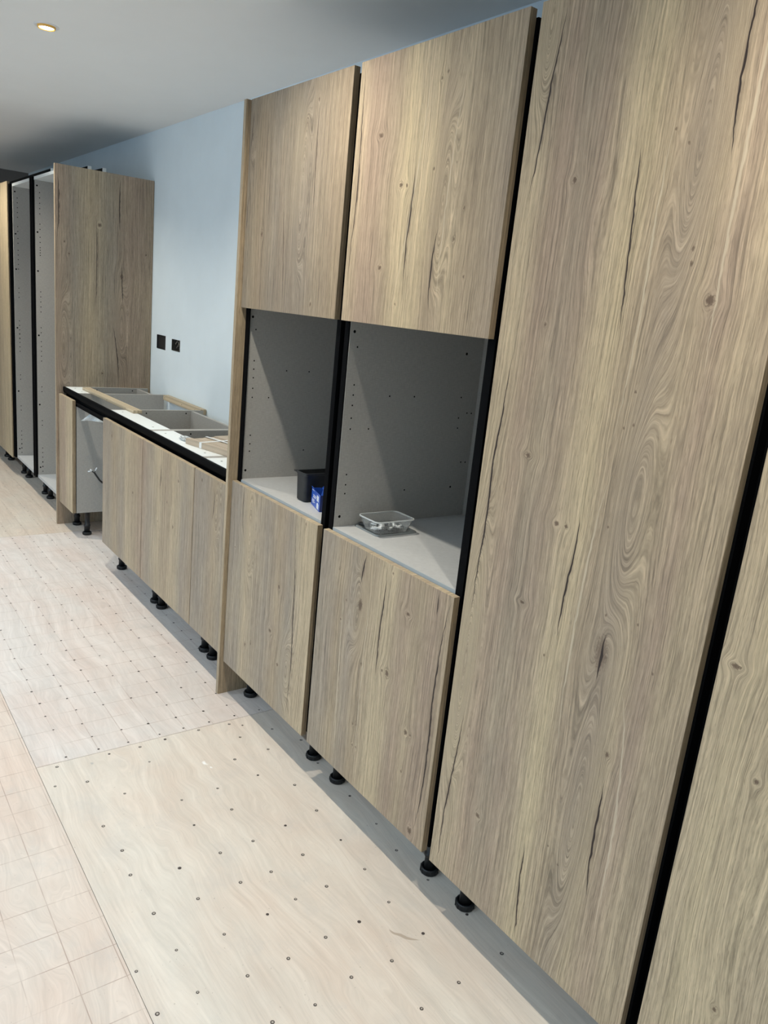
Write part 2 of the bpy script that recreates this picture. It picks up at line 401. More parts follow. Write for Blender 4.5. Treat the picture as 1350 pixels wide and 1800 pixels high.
sp = [(0.045 + .1 * i + J(.004), -0.019 - .1 * k + J(.004)) for i in range(-13, 11) for k in range(-2, 7) if random.random() < 0.9]
sp += [(1.128 + J(.003), -0.019 - .1 * k + J(.01)) for k in range(-1, 7)]
heads(b_mid, sp, 0.0044)
sp = [(-1.305 - .1 * i + J(.006), -0.019 - .1 * k + J(.006)) for i in range(0, 24) for k in range(-1, 7) if random.random() < 0.7]
heads(b_far, sp, 0.0036)
near = [(1.171, -.497), (1.175, -.396), (1.167, -.306), (1.162, -.182), (1.172, -.069), (1.272, -.398), (1.384, -.147), (1.505, -.263), (1.509, -.382), (1.621, -.269), (1.636, -.395), (1.78, -.378), (1.644, -.606), (1.746, -.617), (1.783, -.497), (1.91, -.379), (1.914, -.29), (1.91, -.498), (1.903, -.611), (2.049, -.489), (2.049, -.704), (2.037, -.605), (2.17, -.608), (2.186, -.494), (2.177, -.702), (2.32, -.501), (1.27, .054), (1.38, .111), (1.733, .086), (1.886, .082), (2.011, .065), (1.268, -.072), (1.601, -.04), (1.746, -.045), (1.763, -.163), (1.896, -.053), (1.779, -.277), (1.897, -.181), (2.03, -.06), (2.034, -.187), (2.163, -.074), (2.292, -.061), (2.044, -.369), (2.034, -.282), (1.40, -.52), (1.29, -.60), (1.52, -.62), (1.27, -.69), (2.45, -.08), (2.44, .07), (2.6, -.07), (2.46, -.2), (2.45, -.33), (2.6, -.2), (2.19, -.39), (2.18, -.18), (2.18, -.28), (2.32, -.18), (2.31, -.29), (2.33, -.4), (2.3, .08), (2.15, .07)]
near += [(1.20, -.03), (1.17, -.66), (1.50, -.12), (1.38, -.02), (1.53, .09)]
heads(b_near, near, 0.0050, True)

# ------------------------------------------------------------------ downlights
M_AMB = plain('amber reflector', (.90, .50, .10), 0.35)
e = N('lit lamp'); e.b.inputs['Emission Color'].default_value = (1, .97, .9, 1); e.b.inputs['Emission Strength'].default_value = 18.0; M_EMI = e.fin((1, 1, 1), 0.5)
def downlight(x, y, label):
    t = thing('downlight', label, 'light', (x, y, CEIL), 'recessed ceiling downlights')
    bm = bmesh.new()
    prof = [(0.030, -0.001), (0.040, -0.0035), (0.044, -0.002), (0.045, 0.0)]
    rings = [[bm.verts.new((r * math.cos(2 * math.pi * i / 28), r * math.sin(2 * math.pi * i / 28), z)) for i in range(28)] for r, z in prof]
    for a, b in zip(rings, rings[1:]):
        for i in range(28): bm.faces.new((a[i], a[(i + 1) % 28], b[(i + 1) % 28], b[i]))
    finish('bezel', bm, M_TRIM, t, smooth=True)
    bm = bmesh.new(); prof = [(0.0265, -0.0062), (0.0285, -0.0095), (0.0310, -0.0095), (0.0330, -0.0012)]
    rings = [[bm.verts.new((r * math.cos(2 * math.pi * i / 28), r * math.sin(2 * math.pi * i / 28), z)) for i in range(28)] for r, z in prof]
    for a, b in zip(rings, rings[1:]):
        for i in range(28): bm.faces.new((a[i], a[(i + 1) % 28], b[(i + 1) % 28], b[i]))
    finish('reflector', bm, M_AMB, t, smooth=True)
    bm = bmesh.new(); lathe_bm(bm, [(0.022, -0.0075), (0.026, -0.006), (0.027, -0.002)], 24); finish('lamp', bm, M_EMI, t)
downlight(0.02, -0.40, 'lit round white downlight in the ceiling above the sink run')
for x in LAMP_XS:
    k = round((x - 0.02) / 1.48)
    w_ = ('%s %s the sink run one' % ({1: 'next', 2: 'second', 3: 'third'}[abs(k)], 'nearer than' if k > 0 else 'beyond')) if k else 'opposite the sink run one'
    if k and x < 4: downlight(x, -0.40, 'cabinet row downlight outside the photo, ' + w_)
    downlight(x, -2.02, 'middle row downlight outside the photo, ' + w_)

# ------------------------------------------------------------------ recessed back boxes in the wall
def back_box(h, label, wires):
    x0, x1, z0, z1 = h; t = thing('socket_back_box', label, 'socket box', (x0, YB, z0), 'empty socket boxes in the wall')
    w, hh = x1 - x0, z1 - z0; bm = bmesh.new(); d = 0.045 if wires else 0.006; e = 0.0015
    m = plain('galvanised box steel', (.10, .10, .095), 0.5, metal=0.5, var=0.3, scale=80) if wires else plain('black blanking plate', (.010, .011, .014), 0.5)
    bm_box(bm, (e, d, e), (w - e, d + .002, hh - e))
    for a, b in (((e, 0, e), (w - e, d, 2 * e)), ((e, 0, hh - 2 * e), (w - e, d, hh - e)), ((e, 0, 2 * e), (2 * e, d, hh - 2 * e)), ((w - 2 * e, 0, 2 * e), (w - e, d, hh - 2 * e))): bm_box(bm, a, b)
    finish('box_shell', bm, m, t)
    if wires:
        for k, (cx, cz, c) in enumerate(((.045, .045, (.30, .28, .24)), (.075, .032, (.22, .20, .17)), (.06, .022, (.13, .12, .11)))):
            bm = bmesh.new(); pts = [(cx + .013 * math.cos(a * .9) + .001 * a, .040 - .0028 * a, cz + .012 * math.sin(a * .9)) for a in range(12)]
            tube_bm(bm, smooth_path(pts, 3), .0026, 8); finish('wire', bm, plain('cable core', c, .5), t, smooth=True)
    return t
back_box(HOLES[0], 'black rectangular blanked socket box nearer the tall oak end panel', False)
back_box(HOLES[1], 'open metal socket box with coiled wires, nearer the oven housings', True)

# ------------------------------------------------------------------ oak decors (feature points measured in metres on each door)
def B(*cs):
    k = len(cs); return [(0.6 * i / (k - 1), c) for i, c in enumerate(cs)]
def K(lst, R=0.004, st=0.8): return [(a, b, R, st) for a, b in lst]
OAK = {
 'Nup': oak('oak n up', B(GREY, MID, GREY, GREY, GREY, mixc(GREY, MID, .5), MID), seed=1.0, tone=.86,  # dimmer, cooler light on this door put into its tone and greys
    cracks=[([(.028, .63), (.009, .476)], .0012), ([(.019, .397), (.004, .192)], .0012), ([(.433, .595), (.431, .468), (.44, .278)], .0012), ([(.254, .381), (.288, .012)], .0009)],
    knots=[(.123, .236, .007, .6), (.458, .034, .005, .6), (.427, .59, .004, .5)], caths=[(.36, .03, .25, .25, .35), (.02, .02, .55, .2, .3)]),
 'Wup': oak('oak w up', B(LIGHT, PINK, PINK, MID, YEL, YEL, MID, LIGHT, MID, mixc(MID, TAUPE, .5), TAUPE), seed=2.0, tone=1.05,
    cracks=[([(.022, .647), (.021, .546), (.027, .357), (.018, .177), (.014, .081)], .0018), ([(.271, .381), (.271, .293), (.266, .172), (.269, .097)], .0022), ([(.385, .242), (.372, .125), (.381, .04)], .0020)],
    knots=[(.115, .462, .011, 1.5), (.221, .339, .009, 1.3), (.245, .337, .005, .8), (.162, .143, .009, 1.4)] + K([(.243, .056), (.344, .367), (.358, .57), (.338, .56), (.466, .276), (.443, .21), (.492, .129)]),
    caths=[(.385, .028, .20, .22, .35)], streaks=[([(.30, .62), (.285, .4), (.22, .02)], .0022), ([(.44, .62), (.40, .2), (.41, .0)], .0022)]),
 'Nlow': oak('oak n low', B(GREY, GREY, LIGHT, mixc(GREY, LIGHT, .5), GREY, MID, GREY, LIGHT, LIGHT), seed=3.0,
    cracks=[([(.096, .715), (.099, .614), (.118, .523)], .0016), ([(.464, .709), (.477, .597), (.488, .473), (.492, .374), (.5, .229), (.495, .094), (.486, .009)], .0020)],
    knots=[(.05, .477, .004, .8), (.389, .442, .008, .8), (.529, .70, .004, .5), (.413, .171, .007, .8), (.17, .142, .005, .5), (.214, .164, .004, .5), (.348, .269, .010, 1.3)],
    caths=[(.156, .028, .50, .18, .6), (.46, .04, .12, .14, .5)]),
 'Wlow': oak('oak w low', B(GREY, GREY, MID, GREY, MID, LIGHT, mixc(LIGHT, YEL, .5), PINK, MID, PINK, MID), seed=4.0,
    cracks=[([(.232, .706), (.218, .653), (.216, .614)], .0026), ([(.332, .681), (.327, .606), (.322, .486), (.323, .375)], .0026), ([(.542, .706), (.542, .648)], .0014),
            ([(.588, .703), (.577, .632), (.572, .562), (.567, .429), (.571, .306), (.569, .171), (.546, .033)], .0026)],
    knots=[(.433, .609, .010, 1.5), (.373, .413, .010, .9), (.35, .411, .005, .8), (.479, .29, .008, .9), (.497, .291, .004, .8), (.221, .553, .012, .5), (.48, .172, .004, .8), (.541, .028, .009, .7)] + K([(.132, .476), (.241, .19), (.258, .197), (.247, .125), (.266, .127), (.252, .387), (.104, .623), (.151, .543), (.354, .694)]),
    caths=[(.215, .03, .48, .14, -.5)], streaks=[([(.13, .70), (.14, .4), (.16, .0)], .0022), ([(.28, .70), (.26, .4), (.27, .0)], .0018)]),
 'T': oak('oak t', B(LIGHT, LIGHT, PINK, TAUPE, mixc(PINK, TAUPE, .5), LIGHT, YEL, MID, TAUPE, mixc(MID, LIGHT, .5), PINK, mixc(LIGHT, MID, .5), MID), seed=5.0,
    cracks=[([(.067, 1.959), (.061, 1.887), (.051, 1.805), (.044, 1.717), (.030, 1.60)], .0020), ([(.29, 1.698), (.294, 1.627), (.301, 1.537), (.307, 1.415), (.311, 1.355)], .0018),
            ([(.457, 1.93), (.459, 1.831), (.458, 1.768), (.463, 1.691), (.469, 1.643)], .0020),
            ([(.054, 1.317), (.046, 1.245), (.043, 1.171), (.035, 1.06), (.038, .947), (.032, .814), (.029, .691)], .0024),
            ([(.292, 1.016), (.295, .934), (.289, .876), (.286, .805), (.286, .729)], .0022), ([(.405, .80), (.401, .789), (.399, .70)], .0028),
            ([(.055, .468), (.044, .323), (.03, .142), (.029, .006)], .0018), ([(.46, .519), (.458, .409), (.47, .233)], .0022), ([(.293, .261), (.296, .159), (.31, .0)], .0018)],
    knots=[(.149, 1.636, .007, 1.0), (.481, 1.429, .010, .8), (.431, 1.511, .004, .6), (.433, 1.488, .004, .6), (.128, 1.365, .004, .8),
           (.134, 1.097, .009, 1.6), (.178, .783, .008, 1.8), (.238, .977, .008, 1.1), (.263, .978, .005, .8), (.398, .76, .018, .42), (.144, .227, .007, 1.0), (.453, .566, .006, .8)]
          + K([(.386, 1.679), (.356, 1.703), (.369, 1.263), (.358, 1.194), (.378, 1.203), (.362, 1.005), (.261, .694), (.465, .845), (.393, .836), (.355, .289), (.387, .264), (.514, .767)], .0032),
    caths=[(.032, .024, .48, .26, 1.0), (.405, .034, .97, .22, .30), (.415, .028, 1.60, .30, -.28), (.41, .026, .30, .28, -.30), (.03, .02, 1.88, .14, .6), (.20, .03, 1.5, .2, .1)],
    streaks=[([(.353, 1.75), (.347, 1.546), (.35, 1.385), (.33, 1.15)], .0026), ([(.50, 1.95), (.49, 1.683), (.49, 1.485), (.50, 1.30)], .0030), ([(.356, 1.125), (.325, .787), (.335, .5)], .0024), ([(.451, .72), (.495, .477), (.499, .167)], .0026)]),
 'U': oak('oak u', B(LIGHT, YEL, LIGHT, PINK, PINK, MID, LIGHT), seed=6.0, knots=[(.03, .849, .010, 1.6), (.105, .675, .005, .8), (.129, .232, .005, .8)],
    caths=[(.10, .05, .45, .5, .05)]),
 'A': oak('oak a', B(mixc(GREY, PINK, .3), GREY, MID, GREY, LIGHT, MID, PINK), seed=7.0, cracks=[([(.323, .66), (.335, .4), (.317, .02)], .0010)], knots=[(.474, .39, .006, .7), (.148, .604, .008, .5)]),
 'B': oak('oak b', B(PINK, GREY, LIGHT, MID, mixc(LIGHT, YEL, .4), GREY, MID), seed=8.0, cracks=[([(.237, .62), (.237, .591), (.221, .485)], .0022)], knots=[(.388, .367, .007, .7), (.434, .579, .006, .7), (.208, .342, .005, .7), (.314, .458, .006, .9)]),
 'C': oak('oak c', B(GREY, GREY, MID, GREY, LIGHT, MID, MID), seed=9.0, cracks=[([(.196, .64), (.196, .597), (.178, .503)], .0018)], knots=[(.073, .640, .006, .6)], caths=[(.21, .03, .5, .15, .5)]),
 'D': oak('oak d', B(MID, PINK, LIGHT, YEL, MID, MID, MID), seed=10.0, tone=1.05),
 'F': oak('oak f', B(PINK, GREY, LIGHT, GREY, PINK, PINK, MID), seed=11.0, across='y', tone=.95,
    cracks=[([(.376, 2.10), (.366, 1.985), (.369, 1.792)], .0026), ([(.229, 1.879), (.236, 1.623), (.226, 1.336)], .0018), ([(.383, 1.618), (.392, 1.372)], .0024), ([(.329, 1.265), (.361, 1.07), (.375, .869)], .0022), ([(.013, 2.08), (.022, 1.93), (.012, 1.722)], .0026)],
    knots=[(.251, 1.819, .012, .9), (.384, 1.54, .013, .6)] + K([(.078, 1.637), (.272, .952), (.052, 1.702), (.531, 1.683)], .006), caths=[(.04, .03, 1.0, .30, .28), (.38, .03, 1.15, .25, .28)]),
 'P': oak('oak p', B((.40, .31, .20), (.36, .28, .18), (.42, .33, .21)), seed=12.0, across='y', tone=.95),
 'X': oak('oak x', B(YEL, LIGHT, MID, LIGHT, YEL, YEL, YEL), seed=13.0),
}

def door(parent, x0, x1, z0, z1, key, label=None, name='door'):
    """door leaf: decor on the front, plain edging round the sides"""
    bm = bmesh.new(); w, h, t = x1 - x0, z1 - z0, 0.019
    bm_box(bm, (0, 0, 0), (w, t, h))
    bmesh.ops.bevel(bm, geom=bm.edges[:], offset=0.0007, segments=1, affect='EDGES')
    bm.normal_update()
    for f in bm.faces:
        if f.normal.y < -0.5: f.material_index = 0
        elif abs(f.normal.x) > 0.5: f.material_index = 2
        else: f.material_index = 1
    o = finish(name, bm, [OAK[key], M_OAKEDGE, M_OAKEDGE_D], parent, (x0, 0.0, z0))
    if label: o['label'] = label
    return o

_leg = {}
def leg(parent, x, y, top=0.15):
    if top not in _leg:
        bm = bmesh.new()
        lathe_bm(bm, [(0.0165, 0.014), (0.0165, 0.050), (0.0195, 0.054), (0.0195, 0.062), (0.0150, 0.064), (0.0150, top - .010), (0.026, top - .006), (0.026, top)], 20)
        s = finish('leg', bm, M_PLAS, None, smooth=False)
        bm = bmesh.new()
        lathe_bm(bm, [(0.0235, 0.0), (0.0255, 0.002), (0.0255, 0.016), (0.0240, 0.018), (0.0200, 0.018), (0.0195, 0.0135), (0.0166, 0.0135)], 24)
        for k in range(12):
            a = 2 * math.pi * k / 12; c, s_ = math.cos(a), math.sin(a)
            v = [bm.verts.new((c * r - s_ * w, s_ * r + c * w, z)) for r, w, z in ((.0254, -.0012, .003), (.0254, .0012, .003), (.0268, .0012, .003), (.0268, -.0012, .003), (.0254, -.0012, .015), (.0254, .0012, .015), (.0268, .0012, .015), (.0268, -.0012, .015))]
            for q in ((0, 3, 2, 1), (4, 5, 6, 7), (0, 1, 5, 4), (1, 2, 6, 5), (2, 3, 7, 6), (3, 0, 4, 7)): bm.faces.new([v[i] for i in q])
        f = finish('foot', bm, M_PLAS, s)
        _leg[top] = (s, f); s.parent = parent; s.location = (x, y, 0); return
    s, f = _leg[top]; a = s.copy(); COL.objects.link(a); a.parent = parent; a.location = (x, y, 0)
    b = f.copy(); COL.objects.link(b); b.parent = a; b.location = (0, 0, 0)

def dots(parent, pts, axis, r=0.0026, name='shelf_pin_holes'):
    """drilled holes: little dark discs on a panel face; pts are parent-space, axis = face normal"""
    bm = bmesh.new()
    for p in pts:
        rr = r * (p[3] if len(p) > 3 else 1.0); vs = []
        for k in range(10):
            a = 2 * math.pi * k / 10; c, s = rr * math.cos(a), rr * math.sin(a)
            vs.append(bm.verts.new((p[0], p[1] + c, p[2] + s) if axis == 'x' else ((p[0] + c, p[1], p[2] + s) if axis == 'y' else (p[0] + c, p[1] + s, p[2]))))
        bm.faces.new(vs)
    return finish(name, bm, M_HOLE, parent, kind='stuff')

CY0, CY1, T = 0.024, 0.545, 0.018
HOLE_SIDE = [(.038, 1.434, 1.7), (.052, 1.392), (.052, 1.285), (.052, 1.256), (.052, 1.226), (.052, 1.189), (.052, 1.157), (.117, 1.157), (.053, 1.021), (.053, .990), (.053, .963), (.041, .893, 1.7),
             (.183, 1.255), (.277, 1.255), (.277, .962), (.469, 1.393, 1.7), (.468, 1.256), (.501, 1.206), (.520, 1.205), (.467, 1.190), (.468, 1.157), (.501, 1.044), (.520, 1.043), (.468, .962, 1.4)]
def tall_unit(name, label, x0, x1, ztop, niche=None, open_front=False, holes=(), group=None, legs=True, door_spec=()):
    t = thing(name, label, 'cabinet', (x0, 0, 0), group)
    w = x1 - x0
    box('side_panel', (0, CY0, .15), (T, CY1, ztop), M_CARC, t)
    box('side_panel', (w - T, CY0, .15), (w, CY1, ztop), M_CARC, t)
    box('base_panel', (T, CY0, .15), (w - T, CY1, .168), M_CARC_TOP, t)
    box('top_panel', (T, CY0, ztop - T), (w - T, CY1, ztop), M_EDGE if open_front else M_CARC, t)
    box('back_panel', (T, CY1 - .008, .168), (w - T, CY1, ztop - T), M_CARC, t)
    if niche:
        s = box('niche_shelf', (T, CY0 - .002, niche[0] - T), (w - T, CY1 - .008, niche[0]), M_CARC_TOP, t)
        box('shelf_edging', (0, -0.0008, 0), (w - 2 * T, 0, T), M_SHEDGE, s)
        box('niche_roof', (T, CY0, niche[1]), (w - T, CY1 - .008, niche[1] + T), M_CARC, t)
    for (z0, z1, key, lab) in door_spec: door(t, .0017, .5987 if w < .61 else w - .002, z0, z1, key, lab)
    if legs:
        for lx in (.060, w - .060):
            for ly in (.095, .46): leg(t, lx, ly)
    if holes:
        dots(t, [(T + .0004,) + h for h in holes], 'x')
    return t
def tall_holes(z_top):
    out = []
    z = z_top - 0.05; out.append((.038, z, 1.7))
    for base in (.09, .28, .36, .44, .70, .93, 1.02, 1.32, 1.55, 1.74, 1.84):
        for k in range(random.choice((2, 3, 4, 5))):
            out.append((.053, z_top - base - k * .032))
    out += [(.038, z_top - .33, 1.8), (.038, z_top - .57, 1.8), (.038, z_top - .98, 1.8), (.038, z_top - 1.44, 1.8), (.038, .22, 1.7)]
    out += [(.16, z_top - .42), (.16, z_top - .75), (.16, z_top - 1.1), (.16, z_top - 1.5)]
    return [h for h in out if h[1] > .19]

ZB, ZT = .139, 2.110
tall_unit('oven_housing_cabinet', 'tall grey cabinet with open niche holding black pot and blue carton, between plain oak doors', .952, 1.552, 2.095, (.862, 1.474),
    holes=HOLE_SIDE, group='oven housings with an open niche', door_spec=[(ZB, .8537, 'Nlow', None), (1.4615, ZT, 'Nup', None)])
tall_unit('oven_housing_cabinet', 'tall grey cabinet with open niche holding clear plastic tub, beside the full height oak door', 1.584, 2.184, 2.095, (.862, 1.474),
    holes=HOLE_SIDE, group='oven housings with an open niche', door_spec=[(ZB, .8537, 'Wlow', None), (1.4615, ZT, 'Wup', None)])
tall_unit('tall_cabinet', 'tall cabinet with one full height cracked and knotted oak door right of the clear tub', 2.2135, 2.8135, 2.095, group='full height door cabinets', door_spec=[(ZB, ZT, 'T', None)])
tall_unit('tall_cabinet', 'tall cabinet with full height oak door cut off by the right edge of the photo', 2.843, 3.443, 2.095, group='full height door cabinets', door_spec=[(ZB, ZT, 'U', None)])
tall_unit('tall_cabinet', 'tall cabinet with oak door next along past the right edge, out of view', 3.475, 4.075, 2.095, group='full height door cabinets', door_spec=[(ZB, ZT, 'X', None)])

# end panels
def end_panel(label, x1, y0, y1, z1, key, th=.018):
    bm = bmesh.new(); bm_box(bm, (0, 0, 0), (th, y1 - y0, z1)); bmesh.ops.bevel(bm, geom=bm.edges[:], offset=0.0006, segments=1, affect='EDGES'); bm.normal_update()
    for f in bm.faces: f.material_index = 0 if abs(f.normal.x) > .5 else 1
    o = finish('end_panel', bm, [OAK[key], M_OAKEDGE], None, (x1 - th, y0, 0)); return tag(o, label, 'panel')
end_panel('tall narrow oak end panel between the sink run and the first oven housing', .9502, -.0156, YB - .002, 2.109, 'P')
end_panel('wide dark brown oak end panel standing behind the sink run at its far end', -1.4745, -.0145, YB - .002, 2.1165, 'F')

# vertical handle channels between the tall units
def vchannel(label, xc, z0, z1, half=False, wide=.030, group='vertical black handle channels'):
    g = .0112
    if half: poly = [(xc - .014, .046), (xc - .014, .0475), (xc + .019, .0475), (xc + .019, .0235), (xc + .031, .0235), (xc + .031, .0200), (xc + .0155, .0200), (xc + .0155, .046)]
    else: poly = [(xc - wide, .0200), (xc - wide, .0235), (xc - g - .003, .0235), (xc - g - .003, .050), (xc + g + .003, .050), (xc + g + .003, .0235), (xc + wide, .0235), (xc + wide, .0200), (xc + g, .0200), (xc + g, .047), (xc - g, .047), (xc - g, .0200)]
    x0 = poly[0][0]; bm = bmesh.new(); prism_bm(bm, [(p[0] - x0, p[1]) for p in poly], 'z', 0, z1 - z0)
    o = finish('handle_channel', bm, M_BLACK, None, (x0, 0, z0)); return tag(o, label, 'handle channel', group)
vchannel('black vertical channel between narrow end panel and the niche with the black pot', .950 + .0, .15, 2.095, half=True) if False else None
def left_half():
    bm = bmesh.new(); bm_box(bm, (0, 0, 0), (.0125, .0035, 1.945)); bm_box(bm, (.0125, 0, 0), (.0145, .0035, 1.945)); bm_box(bm, (.0145, -.001, 0), (.0285, .0035, 1.945))
    o = finish('handle_channel', bm, M_BLACK, None, (.9522, .0202, .15)); tag(o, 'black vertical strip between the narrow end panel and the niche with the black pot', 'handle channel', 'vertical black handle channels')
left_half()
vchannel('black vertical channel between the two open niches', 1.568, .15, 2.095, wide=.032)
vchannel('black vertical channel between the clear tub niche and the full height oak door', 2.1988, .15, 2.095, wide=.036)
vchannel('black vertical channel between the two full height oak doors at right', 2.828, .15, 2.095)
vchannel('black vertical channel past the right edge of the photo, out of view', 3.459, .15, 2.095)

# ------------------------------------------------------------------ sink run
SZ = .866
def base_unit(label, x0, x1, dspec, rails=True, back=True, carc=None):
    t = thing('base_cabinet', label, 'cabinet', (x0, 0, 0), 'base cabinets of the sink run without a worktop')
    w = x1 - x0; y0, y1 = .050, .540
    for a in (0, w - T):
        bm = bmesh.new()                              # sides notched at the top front for the channel
        prism_bm(bm, [(CY0, .15), (CY0, .788), (y0, .788), (y0, .848), (CY0 + .014, .848), (CY0 + .014, SZ), (y1, SZ), (y1, .15)], 'x', a, a + T)
        finish('side_panel', bm, M_CARC, t)
    box('base_panel', (T, CY0, .15), (w - T, y1, .168), M_CARC_TOP, t)
    box('front_rail', (T, CY0 + .014, SZ - T), (w - T, .135, SZ), M_EDGE, t)
    if back: box('back_rail', (T, .468, SZ - .012 - .13), (w - T, .486, SZ - .004), M_CARC, t)
    dots(t, [(x, .075, SZ + .0004) for x in (.08, w - .08)], 'z', .0045, 'rail_fixing_holes')
    dots(t, [(T + .0004, .22, SZ - .016), (T + .0004, .44, SZ - .016)], 'x', .004, 'side_fixing_holes')
    door(t, dspec[0] - x0, dspec[1] - x0, dspec[2], .824, dspec[3])
    for lx in (.040, w - .040):
        for ly in (.095, .46): leg(t, lx, ly)
base_unit('slim base cabinet against the wide dark end panel, one narrow oak door', -1.4735, -1.172, (-1.4697, -1.1735, .150, 'D'))
base_unit('base cabinet right of the open appliance gap, batten end resting on it', -.5895, .0105, (-.5881, .0090, .1517, 'A'))
base_unit('middle base cabinet of the sink run, strapped strips on top', .0125, .6125, (.0140, .6090, .1517, 'B'))
base_unit('narrow base cabinet touching the tall narrow end panel', .6145, .930, (.6140, .9120, .1517, 'C'))
# one long horizontal channel
poly = [(.0240, SZ), (.0240, .8480), (.0255, .8380), (.0310, .8300), (.0430, .8240), (.0430, .8120), (.0300, .8050), (.0240, .8050), (.0240, .7900), (.0262, .7900), (.0262, .8025), (.0460, .8090), (.0475, .8120), (.0475, .8300), (.0350, .8470), (.0350, SZ)]
bm = bmesh.new(); prism_bm(bm, poly, 'x', 0, 2.3935)
tag(finish('worktop_channel', bm, M_BLACK, None, (-1.4700, .0, 0)), 'long horizontal black handle channel along the top of the sink run', 'handle channel')

# battens across the run
def batten(label, a, b, wdt, th, z):
    L = math.hypot(b[0] - a[0], b[1] - a[1]); bm = bmesh.new(); bm_box(bm, (0, 0, 0), (L, wdt, th)); bmesh.ops.bevel(bm, geom=bm.edges[:], offset=.001, segments=1, affect='EDGES')
    o = finish('timber_batten', bm, M_PINE, None, (a[0], a[1], z)); o.rotation_euler = (0, 0, math.atan2(b[1] - a[1], b[0] - a[0])); tag(o, label, 'batten')
    d = dots(o, [(L * .04, -.0003, th * .5), (L * .52, -.0003, th * .5), (L * .86, -.0003, th * .5)], 'y', .003, 'nail_holes')
batten('pale timber batten laid across the front rails over the appliance gap', (-1.325, .098), (-.458, .112), .046, .016, SZ + .0006)
batten('pale timber batten fixed low against the wall behind the appliance gap', (-1.140, .5230), (-.572, .5230), .034, .030, SZ - .024)

# strapped strips
t = thing('strapped_timber_bundle', 'bundle of oak strips tied with white straps lying on the sink run', 'timber bundle', (.336, .071, SZ + .0008), rz=math.radians(12.1))
box('oak_strip', (0, 0, .0), (.56, .027, .024), M_STRIP, t, .0008)
box('oak_strip', (.02, .030, .0), (.56, .085, .024), M_STRIP, t, .0008)
box('oak_strip', (.005, .088, .0), (.54, .142, .022), M_STRIP, t, .0008)
box('oak_strip', (.0, .145, .0), (.54, .235, .024), M_STRIP, t, .0008)
M_STRAP = plain('white strap', (.80, .82, .82), .4)
bm = bmesh.new()
for a, b in (((.100, -.0012, .001), (.116, 0, .0252)), ((.100, -.0012, .0242), (.116, .236, .0252))): bm_box(bm, a, b)
finish('strap', bm, M_STRAP, t)
bm = bmesh.new()
for a, b in (((.006, .095, .0256), (.55, .106, .0266)),): bm_box(bm, a, b)
finish('strap', bm, M_STRAP, t)
box('wrapping_film', (.15, .120, .0242), (.50, .175, .0250), plain('bluish film', (.55, .62, .66), .25), t)

# small crumpled clear bag beside the bundle
def crumpled(name, label, loc, sx, sy, sz, mat, seed, parent=None):
    rnd = random.Random(seed); bm = bmesh.new(); bmesh.ops.create_icosphere(bm, subdivisions=3, radius=1.0)
    for v in bm.verts:
        k = 1 + rnd.uniform(-.22, .22); v.co = Vector((v.co.x * sx * k, v.co.y * sy * k, max(v.co.z, -.55) * sz * k + sz * .62))
    zmin = min(v.co.z for v in bm.verts)
    for v in bm.verts: v.co.z -= zmin
    return tag(finish(name, bm, mat, None, loc), label, 'bag')
g = N('clear polythene'); g.b.inputs['Transmission Weight'].default_value = .85; g.b.inputs['IOR'].default_value = 1.2; M_POLY = g.fin((.93, .96, .97), .22)
crumpled('plastic_bag', 'small crumpled clear bag on the white rail beside the strapped strips', (.262, .102, SZ + .001), .038, .022, .010, M_POLY, 3)

# bag of fittings hanging under the channel
bm = bmesh.new()
outline = [(0, .0), (.028, .004), (.068, -.048), (-.052, -.040)]
nx, nz = 10, 6; grid = []
for j in range(nz + 1):
    q = j / nz; row = []
    for i in range(nx + 1):
        p = i / nx; xl = 0 + (-.060) * q; xr = .026 + .060 * q
        row.append((xl + (xr - xl) * p, .004 * math.sin(p * 9 + q * 5) * (0.3 + q), -.052 * q + .006 * math.sin(p * 3)))
    grid.append(row)
for side in (0, 1):
    vs = [[bm.verts.new((p[0], p[1] + side * (.003 + .012 * math.sin(math.pi * i / nx) * math.sin(math.pi * min(1, (j + .2) / nz))), p[2])) for i, p in enumerate(r)] for j, r in enumerate(grid)]
    for j in range(nz):
        for i in range(nx):
            q = (vs[j][i], vs[j][i + 1], vs[j + 1][i + 1], vs[j + 1][i]); bm.faces.new(q if side == 0 else q[::-1])
M_SAT = plain('translucent white sachet', (.60, .64, .64), .3, var=.25, scale=220)
o = finish('fittings_sachet', bm, M_SAT, None, (-.985, .055, .785), smooth=True); o.rotation_euler = (0, 0, math.radians(50))
tag(o, 'white translucent sachet hanging under the black channel in the appliance gap', 'sachet')

# loose mains cable in the gap
t = thing('loose_cable', 'black cable with stripped white ended cores hanging in the appliance gap', 'cable', (-.995, .075, .0))
bm = bmesh.new(); tube_bm(bm, smooth_path([(.000, .0, .436), (.006, .014, .413), (.012, .035, .385), (.02, .07, .368), (.04, .16, .372), (.07, .30, .40), (.10, .475, .43)], 6), .0052, 10)
finish('sheath', bm, M_PLAS, t, smooth=True)
for k, (c, e) in enumerate((((-.012, -.012, .443), (-.022, -.030, .440)), ((-.005, -.010, .446), (-.010, -.022, .455)), ((.004, .003, .448), (.010, .010, .468)))):
    bm = bmesh.new(); tube_bm(bm, [(0, 0, .434), c], .0026, 8); core = finish('core', bm, M_PLAS, t, smooth=True)
    bm = bmesh.new(); tube_bm(bm, [c, e], .0034, 8); finish('core_tip', bm, plain('white connector', (.72, .76, .78), .4), core, smooth=True)

